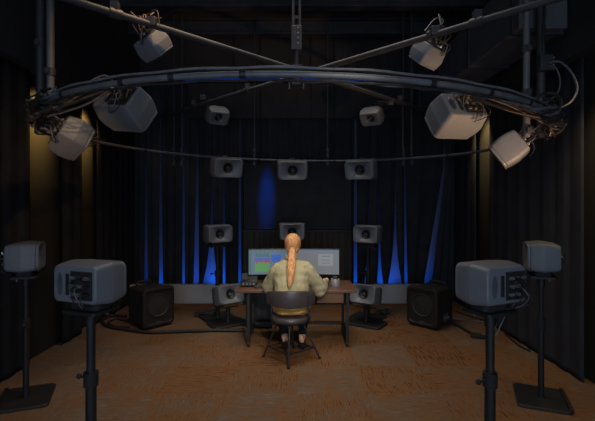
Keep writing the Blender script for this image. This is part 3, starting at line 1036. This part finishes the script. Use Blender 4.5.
c1 = [(0, 0, 1, 1, 'ui_base', 0), (0, .90, 1, 1, 'ui_bar', 1), (0, 0, .06, .9, 'ui_bar', 1), (.14, .10, .48, .42, 'ui_green', 1), (.14, .42, .48, .52, 'ui_red', 1),
      (.14, .52, .48, .66, 'ui_blue', 1), (.52, .10, .74, .48, 'ui_base', 1), (.52, .50, .74, .80, 'ui_blue', 1), (.74, .2, .84, .6, 'ui_orange', 1), (.14, .70, .48, .86, 'ui_bar', 1)]
r = random.Random(2)
for k in range(14):
    u = .15 + .023 * k
    c1.append((u, .42, u + .018, .45 + r.uniform(0, .07), 'ui_green', 2))
    c1.append((u, .52, u + .018, .53 + r.uniform(0, .10), 'ui_red', 2))
for k in range(9):
    c1.append((.08 + .1 * k, .93, .14 + .1 * k, .97, 'ui_grey', 2))
monitor((-.335, 5.20, DZ + .001), R(6), 'left computer monitor with colourful audio tracks on screen', c1)
c2 = [(0, 0, 1, 1, 'ui_grey', 0), (0, .93, 1, 1, 'ui_base', 1), (.52, .35, .86, .82, 'ui_light', 1), (.60, .70, .80, .76, 'ui_grey', 2), (.60, .55, .80, .60, 'ui_grey', 2), (.60, .43, .80, .48, 'ui_grey', 2),
      (.1, .2, .4, .24, 'ui_light', 1), (.1, .3, .44, .34, 'ui_light', 1)]
monitor((.245, 5.20, DZ + .001), R(-6), 'right computer monitor showing a plain grey window', c2)

# desk items
t = thing('keyboard', 'dark keyboard on the desk in front of the left monitor', 'keyboard', (-.30, 4.90, DZ + .001))
bm = B(); plate(bm, .40, .14, 0, .016, .012, .003); obj('case', bm, MT['bezel'], t)
bm = B()
for i in range(14):
    for j in range(4): box(bm, (-.176 + i * .027, -.045 + j * .028, .019), (.022, .022, .007))
obj('keys', bm, MT['key'], t, smooth=0)
t = thing('audio_interface', 'small dark audio device at the left end of the desk', 'audio device', (-.57, 4.98, DZ + .001))
bm = B(); box(bm, (0, 0, .035), (.19, .16, .05), Euler((0, 0, .0))); obj('case', bm, MT['bezel'], t, smooth=0, bevel=.006)
bm = B()
for x in (-.06, -.02, .02, .06): cyl(bm, (x, -.08, .036), (x, -.092, .036), .010, n=12)
obj('knob', bm, MT['conn'], t)
bm = B()
for x in (-.08, .08):
    for y in (-.06, .06): cyl(bm, (x, y, 0), (x, y, .012), .01, n=8)
obj('foot', bm, MT['rubber'], t)
t = thing('laptop', 'small black open laptop at the left rear corner of the desk', 'laptop', (-.60, 5.20, DZ + .001))
bm = B(); box(bm, (0, 0, .012), (.20, .14, .022)); obj('base', bm, MT['bezel'], t, smooth=0, bevel=.004)
bm = B(); box(bm, (0, .05, .055), (.20, .012, .09), Euler((R(-18), 0, 0))); obj('lid', bm, MT['bezel'], t, smooth=0, bevel=.004)
t = thing('monitor_controller', 'silver grey round volume controller at the right of the desk', 'controller', (.445, 4.95, DZ + .001))
bm = B()
loft(bm, [[(r_ * cos(2 * pi * k / 28), r_ * sin(2 * pi * k / 28), z) for k in range(28)] for r_, z in ((.058, 0), (.06, .004), (.056, .05), (.050, .085), (.047, .09))])
obj('body', bm, MT['silver'], t, smooth=40)
bm = B(); cyl(bm, (0, 0, .09), (0, 0, .112), .034, .031, 24); obj('dial', bm, MT['bezel'], t)
t = thing('computer_mouse', 'dark computer mouse beneath the right hand on the desk', 'mouse', (.345, 4.985, DZ + .001))
bm = B()
ball(bm, (0, 0, .010), .034, (.85, 1.55, .72), n=14)
for v in bm.verts: v.co.z = max(v.co.z, 0)
obj('shell', bm, MT['bezel'], t, smooth=60)
bm = B(); cyl(bm, (-.004, .03, .031), (.004, .03, .031), .007, n=12); obj('wheel', bm, MT['dome'], t)

# ------------------------------------------------------------------ chair
cx, cy = -.075, 4.42
t = thing('stool_chair', 'black round-seated chair with curved backrest and four splayed steel legs', 'chair', (cx, cy, 0))
bm = B()
loft(bm, [[(r_ * cos(2 * pi * k / 36), r_ * .93 * sin(2 * pi * k / 36), z) for k in range(36)] for r_, z in ((.18, .392), (.205, .400), (.218, .42), (.212, .442), (.19, .452), (.10, .448))])
obj('seat', bm, MT['seat'], t, smooth=50)
feet = [(-.285, .02), (-.012, -.29), (.305, -.035), (.03, .27)]
for fx, fy in feet:
    d = V((fx, fy, 0)).normalized()
    bm = B()
    tube(bm, [V((d.x * .09, d.y * .09, .395)), V((d.x * .14, d.y * .14, .36)), V((fx, fy, .012))], .0098, 10)
    cyl(bm, (fx, fy, 0), (fx, fy, .02), .016, n=10)
    obj('leg', bm, MT['black'], t)
bm = B()
mid = [V((fx * .80, fy * .80, .115)) for fx, fy in feet]
for i in range(4): cyl(bm, mid[i], mid[(i + 1) % 4], .008, n=8)
obj('stretcher', bm, MT['black'], t)
bm = B(); cyl(bm, (0, 0, .34), (0, 0, .395), .04, n=16); cyl(bm, (0, 0, .378), (0, 0, .396), .15, n=24); obj('seat_support', bm, MT['black'], t)
# backrest, a curved pad wrapping forward
bm = B()
rgs = []
for i in range(17):
    a = R(-90 - 52 + 104 * i / 16)
    rad = .30
    ccx, ccy = 0.005, .055
    hh = .088 * (1 - .30 * abs(i - 8) ** 3 / 512)
    prof = []
    for k in range(12):
        an = 2 * pi * k / 12
        q = rad + .020 * (abs(cos(an)) ** .6) * (1 if cos(an) > 0 else -1)
        z = .665 + hh * (abs(sin(an)) ** .5) * (1 if sin(an) > 0 else -1)
        prof.append((ccx + q * cos(a) * .98, ccy + q * sin(a), z))
    rgs.append(prof)
loft(bm, rgs); obj('backrest', bm, MT['seat'], t, smooth=50)
for s in (-1, 1):
    bm = B()
    tube(bm, smooth_path([(s * .165, -.10, .398), (s * .185, -.16, .42), (s * .185, -.215, .50), (s * .182, -.218, .70)], 4), .0095, 8)
    obj('back_post', bm, MT['black'], t)


# ------------------------------------------------------------------ person
def caps(bm, p0, p1, r0, r1, n=14):
    p0, p1 = V(p0), V(p1)
    d = p1 - p0
    if d.length > 1e-4:
        cyl(bm, p0, p1, r0, r1, n)
    ball(bm, p0, r0, n=10)
    ball(bm, p1, r1, n=10)


def fuse(name, bm, m, parent, voxel, smooth_it=6, disp=None):
    """weld overlapping limbs into one continuous skin (voxel remesh), smooth it, keep the mesh."""
    me = bpy.data.meshes.new(name + '_raw')
    bmesh.ops.recalc_face_normals(bm, faces=bm.faces[:])
    bm.to_mesh(me); bm.free()
    o = bpy.data.objects.new(name + '_raw', me)
    C.objects.link(o)
    r_ = o.modifiers.new('r', 'REMESH'); r_.mode = 'VOXEL'; r_.voxel_size = voxel
    s_ = o.modifiers.new('s', 'SMOOTH'); s_.iterations = smooth_it; s_.factor = .5
    dg = bpy.context.evaluated_depsgraph_get()
    ev = o.evaluated_get(dg)
    nm = bpy.data.meshes.new_from_object(ev)
    bpy.data.objects.remove(o); bpy.data.meshes.remove(me)
    if disp:
        nrm = [v.normal.copy() for v in nm.vertices]
        for v, n_ in zip(nm.vertices, nrm): v.co += n_ * disp(v.co)
    nm.name = name
    nm.materials.clear()
    nm.materials.append(m)
    for p in nm.polygons: p.use_smooth = True
    q = bpy.data.objects.new(name, nm)
    C.objects.link(q)
    q.parent = parent
    return q


PX = -.065
per = thing('person', 'person with blonde ponytail and olive jacket seated at the desk, back to viewer', 'person', (PX, 4.42, .45))
o_ = V((-PX, -4.42, -.45))   # world to local


def W_(x, y, z):
    return V((x + PX, y, z)) + o_   # x measured from the person's mid line


hip = [W_(s * .10, 4.46, .545) for s in (-1, 1)]
knee = [W_(-.15, 4.90, .535), W_(.15, 4.90, .535)]
ank = [W_(-.075, 4.70, .105), W_(.115, 4.70, .105)]
pel = W_(0, 4.44, .56)
waist = W_(0, 4.46, .71)
chest = W_(0, 4.52, .87)
neck0 = W_(0, 4.545, .985)
neck1 = W_(0, 4.575, 1.07)
head = W_(.012, 4.60, 1.178)
sh = [W_(-.160, 4.535, .892), W_(.172, 4.535, .910)]
el = [W_(-.245, 4.63, .715), W_(.310, 4.60, .69)]
wr = [W_(-.215, 4.86, .695), W_(.402, 4.875, .735)]

# body
bm = B()
caps(bm, hip[0], hip[1], .11, .11)
caps(bm, pel, waist, .125, .108)
for s in (-.035, .035):
    caps(bm, waist + V((s, 0, 0)), chest + V((s * 1.6, 0, 0)), .095, .105)
caps(bm, sh[0] + V((.02, 0, 0)), sh[1] + V((-.02, 0, 0)), .062, .062)
caps(bm, chest, neck0, .10, .06)
caps(bm, neck0, neck1, .052, .050)
for i in (0, 1):
    caps(bm, hip[i], knee[i], .088, .060)
    caps(bm, knee[i], knee[i] * .55 + ank[i] * .45, .056, .053)
    caps(bm, knee[i] * .55 + ank[i] * .45, ank[i], .053, .036)
    # bare foot part inside the shoe
    caps(bm, ank[i] + V((0, -.02, -.05)), ank[i] + V((0, .13, -.065)), .032, .026)
    caps(bm, sh[i], el[i], .050, .040)
    caps(bm, el[i], wr[i], .040, .026)
# head: skull, jaw, nose, ears, brow
ball(bm, head + V((0, -.005, .012)), .1, (.78, .95, 1.0), n=18)
ball(bm, head + V((0, .035, -.06)), .062, (.85, .85, .95), n=14)
ball(bm, head + V((0, .072, -.095)), .022, n=10)
caps(bm, head + V((0, .088, .008)), head + V((0, .100, -.028)), .008, .012)
for s in (-1, 1):
    caps(bm, head + V((s * .018, .083, .026)), head + V((s * .045, .070, .026)), .009, .008)
    ball(bm, head + V((s * .040, .058, -.035)), .024, n=10)
for s in (-1, 1):
    ball(bm, head + V((s * .078, -.005, -.012)), .03, (.35, .65, 1.0), n=10)
# hands: palm, four fingers and a thumb each
for i, s in ((0, -1), (1, 1)):
    fw = V((.15 if i == 0 else -.06, 1, -.05 if i == 0 else -.22)).normalized()
    side = fw.cross(V((0, 0, 1))).normalized()      # to the right of the hand
    if i == 1:
        w0 = wr[i]
    else:
        w0 = wr[i]
    pc = w0 + fw * .05
    for k in (-1.0, -.33, .33, 1.0):
        caps(bm, w0 + side * k * .014 + fw * .01, pc + side * k * .028 + fw * .025, .016, .0135)
    for k, ln in ((-1.0, .068), (-.33, .082), (.33, .078), (1.0, .058)):
        if i == 1: ln = ln
        kk = k if i == 1 else -k
        b0 = pc + side * kk * .028 + fw * .03
        b1 = b0 + fw * ln * .45 + side * kk * .006 + V((0, 0, .006))
        b2 = b1 + fw * ln * .33 + V((0, 0, -.012))
        b3 = b2 + fw * ln * .22 + V((0, 0, -.014))
        caps(bm, b0, b1, .0095, .0085, 8); caps(bm, b1, b2, .0085, .0078, 8); caps(bm, b2, b3, .0078, .007, 8)
    th = -1 if i == 1 else 1                          # thumb points inwards
    t0 = w0 + fw * .018 + side * th * .018
    t1 = t0 + side * th * .032 + fw * .026 + V((0, 0, -.006))
    t2 = t1 + side * th * .008 + fw * .03 + V((0, 0, -.008))
    caps(bm, t0, t1, .0125, .0105, 8); caps(bm, t1, t2, .0105, .0085, 8)
fuse('body', bm, MT['skin'], per, .0065, 4)
# eyes and mouth
for s in (-1, 1):
    bm = B(); ball(bm, head + V((s * .031, .0755, .006)), .0115, n=10); obj('eye', bm, MT['eye'], per)
bm = B(); ball(bm, head + V((0, .083, -.066)), .016, (1.3, .45, .42), n=10); obj('mouth', bm, MT['lips'], per)


def wrinkle(amp, fr):
    from mathutils import noise
    return lambda c: amp * (noise.noise(V((c.x * fr * .8, c.y * fr, c.z * fr * 1.6))) + .5 * noise.noise(c * fr * 2.3))


# jacket
bm = B()
jw = waist + V((0, -.012, -.05))
caps(bm, jw + V((-.05, 0, 0)), jw + V((.05, 0, 0)), .125, .125)
for s in (-.06, 0, .06):
    caps(bm, jw + V((s, 0, 0)), chest + V((s * 1.35, -.01, .0)), .122, .118)
caps(bm, sh[0] + V((.03, 0, -.035)), sh[1] + V((-.03, 0, -.035)), .088, .088)
caps(bm, chest + V((-.05, -.01, .04)), neck0 + V((-.03, 0, -.015)), .095, .062)
caps(bm, chest + V((.05, -.01, .04)), neck0 + V((.03, 0, -.015)), .095, .062)
caps(bm, neck0 + V((0, -.008, -.01)), neck0 + V((0, .0, .02)), .070, .064)
for s in (-.07, 0, .07):
    caps(bm, waist + V((s, .02, 0)), chest + V((s * 1.1, .025, .03)), .112, .105)
caps(bm, chest + V((-.06, .02, .05)), chest + V((.06, .02, .05)), .095, .095)
for i in (0, 1):
    caps(bm, sh[i] * .85 + neck0 * .15 + V((0, 0, .0)), neck0 + V((0, 0, -.005)), .080, .064)
for i, s in ((0, -1), (1, 1)):
    caps(bm, sh[i] + V((0, 0, -.01)), el[i], .080, .080)
    caps(bm, el[i], wr[i] * (.82, .66)[i] + el[i] * (.18, .34)[i], .078, .050)
    caps(bm, el[i] + V((s * .0, -.005, -.015)), el[i] * .6 + wr[i] * .4 + V((0, 0, -.015)), .074, .064)
jk = fuse('jacket', bm, MT['jacket'], per, .009, 5, wrinkle(.009, 10))
# collar
bm = B()
rg = []
for zz, rr_ in ((.0, .062), (.045, .058), (.05, .064), (.01, .074)):
    rg.append([neck0 + V((rr_ * cos(2 * pi * k / 20), -.002 + rr_ * sin(2 * pi * k / 20), .028 + zz - .018 * sin(2 * pi * k / 20))) for k in range(20)])
loft(bm, rg, False, False); obj('collar', bm, MT['jacket'], per, smooth=60)
# shirt showing below the jacket
bm = B()
caps(bm, pel + V((-.06, -.02, -.005)), pel + V((.06, -.02, -.005)), .127, .127)
caps(bm, pel + V((-.06, -.01, .06)), pel + V((.06, -.01, .06)), .122, .122)
for v in bm.verts: v.co.z = max(v.co.z, pel.z - .088)
fuse('shirt', bm, MT['shirt'], per, .009, 4, wrinkle(.008, 14))
# trousers
bm = B()
caps(bm, hip[0] + V((0, .02, -.0)), hip[1] + V((0, .02, -.0)), .106, .106)
for i in (0, 1):
    caps(bm, hip[i] + V((0, .02, 0)), knee[i], .098, .072)
    caps(bm, knee[i], knee[i] * .16 + ank[i] * .84, .070, .050)
for v in bm.verts: v.co.z = max(v.co.z, -.325)
fuse('trousers', bm, MT['pants'], per, .009, 4, wrinkle(.004, 12))
# shoes
for i in (0, 1):
    bm = B()
    a = ank[i].copy(); a.z = -.45
    caps(bm, a + V((0, -.03, .042)), a + V((0, .06, .042)), .040, .040)
    caps(bm, a + V((0, .06, .038)), a + V((0, .15, .034)), .040, .034)
    for v in bm.verts:
        v.co.z = max(v.co.z, -.449)
    fuse('shoe', bm, MT['pants'], per, .007, 3)
# hair: cap and ponytail
bm = B()
ball(bm, head + V((0, -.022, .022)), .103, (.86, .92, .97), n=18)
ball(bm, head + V((0, -.045, -.04)), .078, (.92, .7, 1.0), n=14)
for s in (-1, 1):
    ball(bm, head + V((s * .056, -.015, .0)), .046, (.7, 1.05, 1.35), n=10)
    ball(bm, head + V((s * .045, .03, .058)), .040, (.9, 1.0, .8), n=10)
from mathutils import noise as _nz


def strands(c):
    return .0035 * _nz.noise(V((c.x * 110, c.y * 60, c.z * 5)))


fuse('hair', bm, MT['hair'], per, .006, 4, strands)
pt = [head + V(v) for v in ((0, -.075, -.035), (-.002, -.122, -.050), (-.006, -.148, -.09), (-.010, -.190, -.18), (-.014, -.238, -.26), (-.018, -.262, -.335), (-.028, -.278, -.385), (-.032, -.284, -.42))]
rad = [.034, .030, .040, .047, .045, .036, .022, .008]
bm = B()
pp = smooth_path(pt, 3)
for i in range(len(pp) - 1):
    f0, f1 = i / 3, (i + 1) / 3
    lerp = lambda f: rad[min(int(f), 7)] + (rad[min(int(f) + 1, 7)] - rad[min(int(f), 7)]) * (f - int(f))
    for s in (-.30, .30):
        caps(bm, pp[i] + V((s * lerp(f0), 0, 0)), pp[i + 1] + V((s * lerp(f1), 0, 0)), lerp(f0) * .72, lerp(f1) * .72, 10)
fuse('ponytail', bm, MT['hair'], per, .006, 4, strands)
bm = B(); tube(bm, [head + V((-.003 + .034 * cos(k * pi / 8), -.116 + .012 * sin(k * pi / 8), -.055 + .030 * sin(k * pi / 8))) for k in range(16)], .008, 8, closed=True)
obj('hair_tie', bm, MT['tcable'], per)


# ------------------------------------------------------------------ floor cables
def fcable(name, label, pts, r, m='cable'):
    P = []
    for p in pts:
        px, py = p[0], p[1]
        d = 420 * CAM_H / (py - 201)
        P.append(((px - 297.5) * d / 420, d, r + (p[2] if len(p) > 2 else 0)))
    bm = B(); cable(bm, P, r, 8, 6)
    return tag(obj(name, bm, MT[m], smooth=60), label, 'cable')


fcable('floor_cable', 'thick black cable lying on the carpet from the left subwoofer toward the desk',
       [(126, 318), (112, 317), (103, 321), (106, 327), (125, 331), (150, 334), (180, 333), (215, 332), (245, 332)], .022)
fcable('floor_cable', 'second black cable beside the left subwoofer curling behind the near stand', [(127, 322), (116, 320), (108, 324), (116, 327.5), (130, 328.5)], .014)
fcable('floor_cable', 'black cable from the right subwoofer running to the right on the carpet',
       [(447, 323), (458, 327), (470, 334), (480, 338), (490, 339)], .018)
fcable('floor_cable', 'thin cable behind the right near stand curving to the black side curtain',
       [(456, 312), (470, 317), (488, 322), (500, 328), (508, 337), (520, 347), (530, 352)], .011)
fcable('floor_cable', 'thin grey cable crossing the carpet behind the right subwoofer',
       [(453, 319), (470, 321), (490, 324), (512, 332)], .008, 'gcable')
t = thing('cable_junction', 'small black floor connector where the right subwoofer cable ends', 'connector', ((478 - 297.5) * 5.06 / 420, 5.06, 0))
bm = B(); box(bm, (0, 0, .025), (.16, .09, .045), Euler((0, 0, -.4))); obj('case', bm, MT['rubber'], t, smooth=0, bevel=.008)
bm = B(); cyl(bm, (.06, -.02, .045), (.06, -.02, .058), .015, n=12); obj('button', bm, MT['silver'], t)
for px, py, lb in ((206, 316, 'heap of black cable beside the left tall stand base'), (384, 315, 'heap of black cable beside the right tall stand base')):
    d = 420 * CAM_H / (py - 201)
    x = (px - 297.5) * d / 420
    r = random.Random(px)
    bm = B()
    tube(bm, smooth_path([(x + r.uniform(-.16, .16), d + r.uniform(-.10, .10), .02 + .05 * r.random()) for _ in range(16)], 5), .011, 6)
    tag(obj('cable_heap', bm, MT['cable'], smooth=60), lb, 'cable')
# hanging leads on the near right stand
for k, pts in enumerate((((516, 296), (510, 306), (500, 318), (494, 330)), ((520, 290), (514, 304), (505, 316), (496, 336)))):
    bm = B(); cable(bm, [at(x, y, 2.37 + .01 * k) for x, y in pts], .004)
    tag(obj('hanging_lead', bm, MT['gcable' if k else 'cable'], smooth=60), ['thin black lead from the right foreground speaker to its pole', 'thin grey lead from the right foreground speaker to its pole'][k], 'cable')
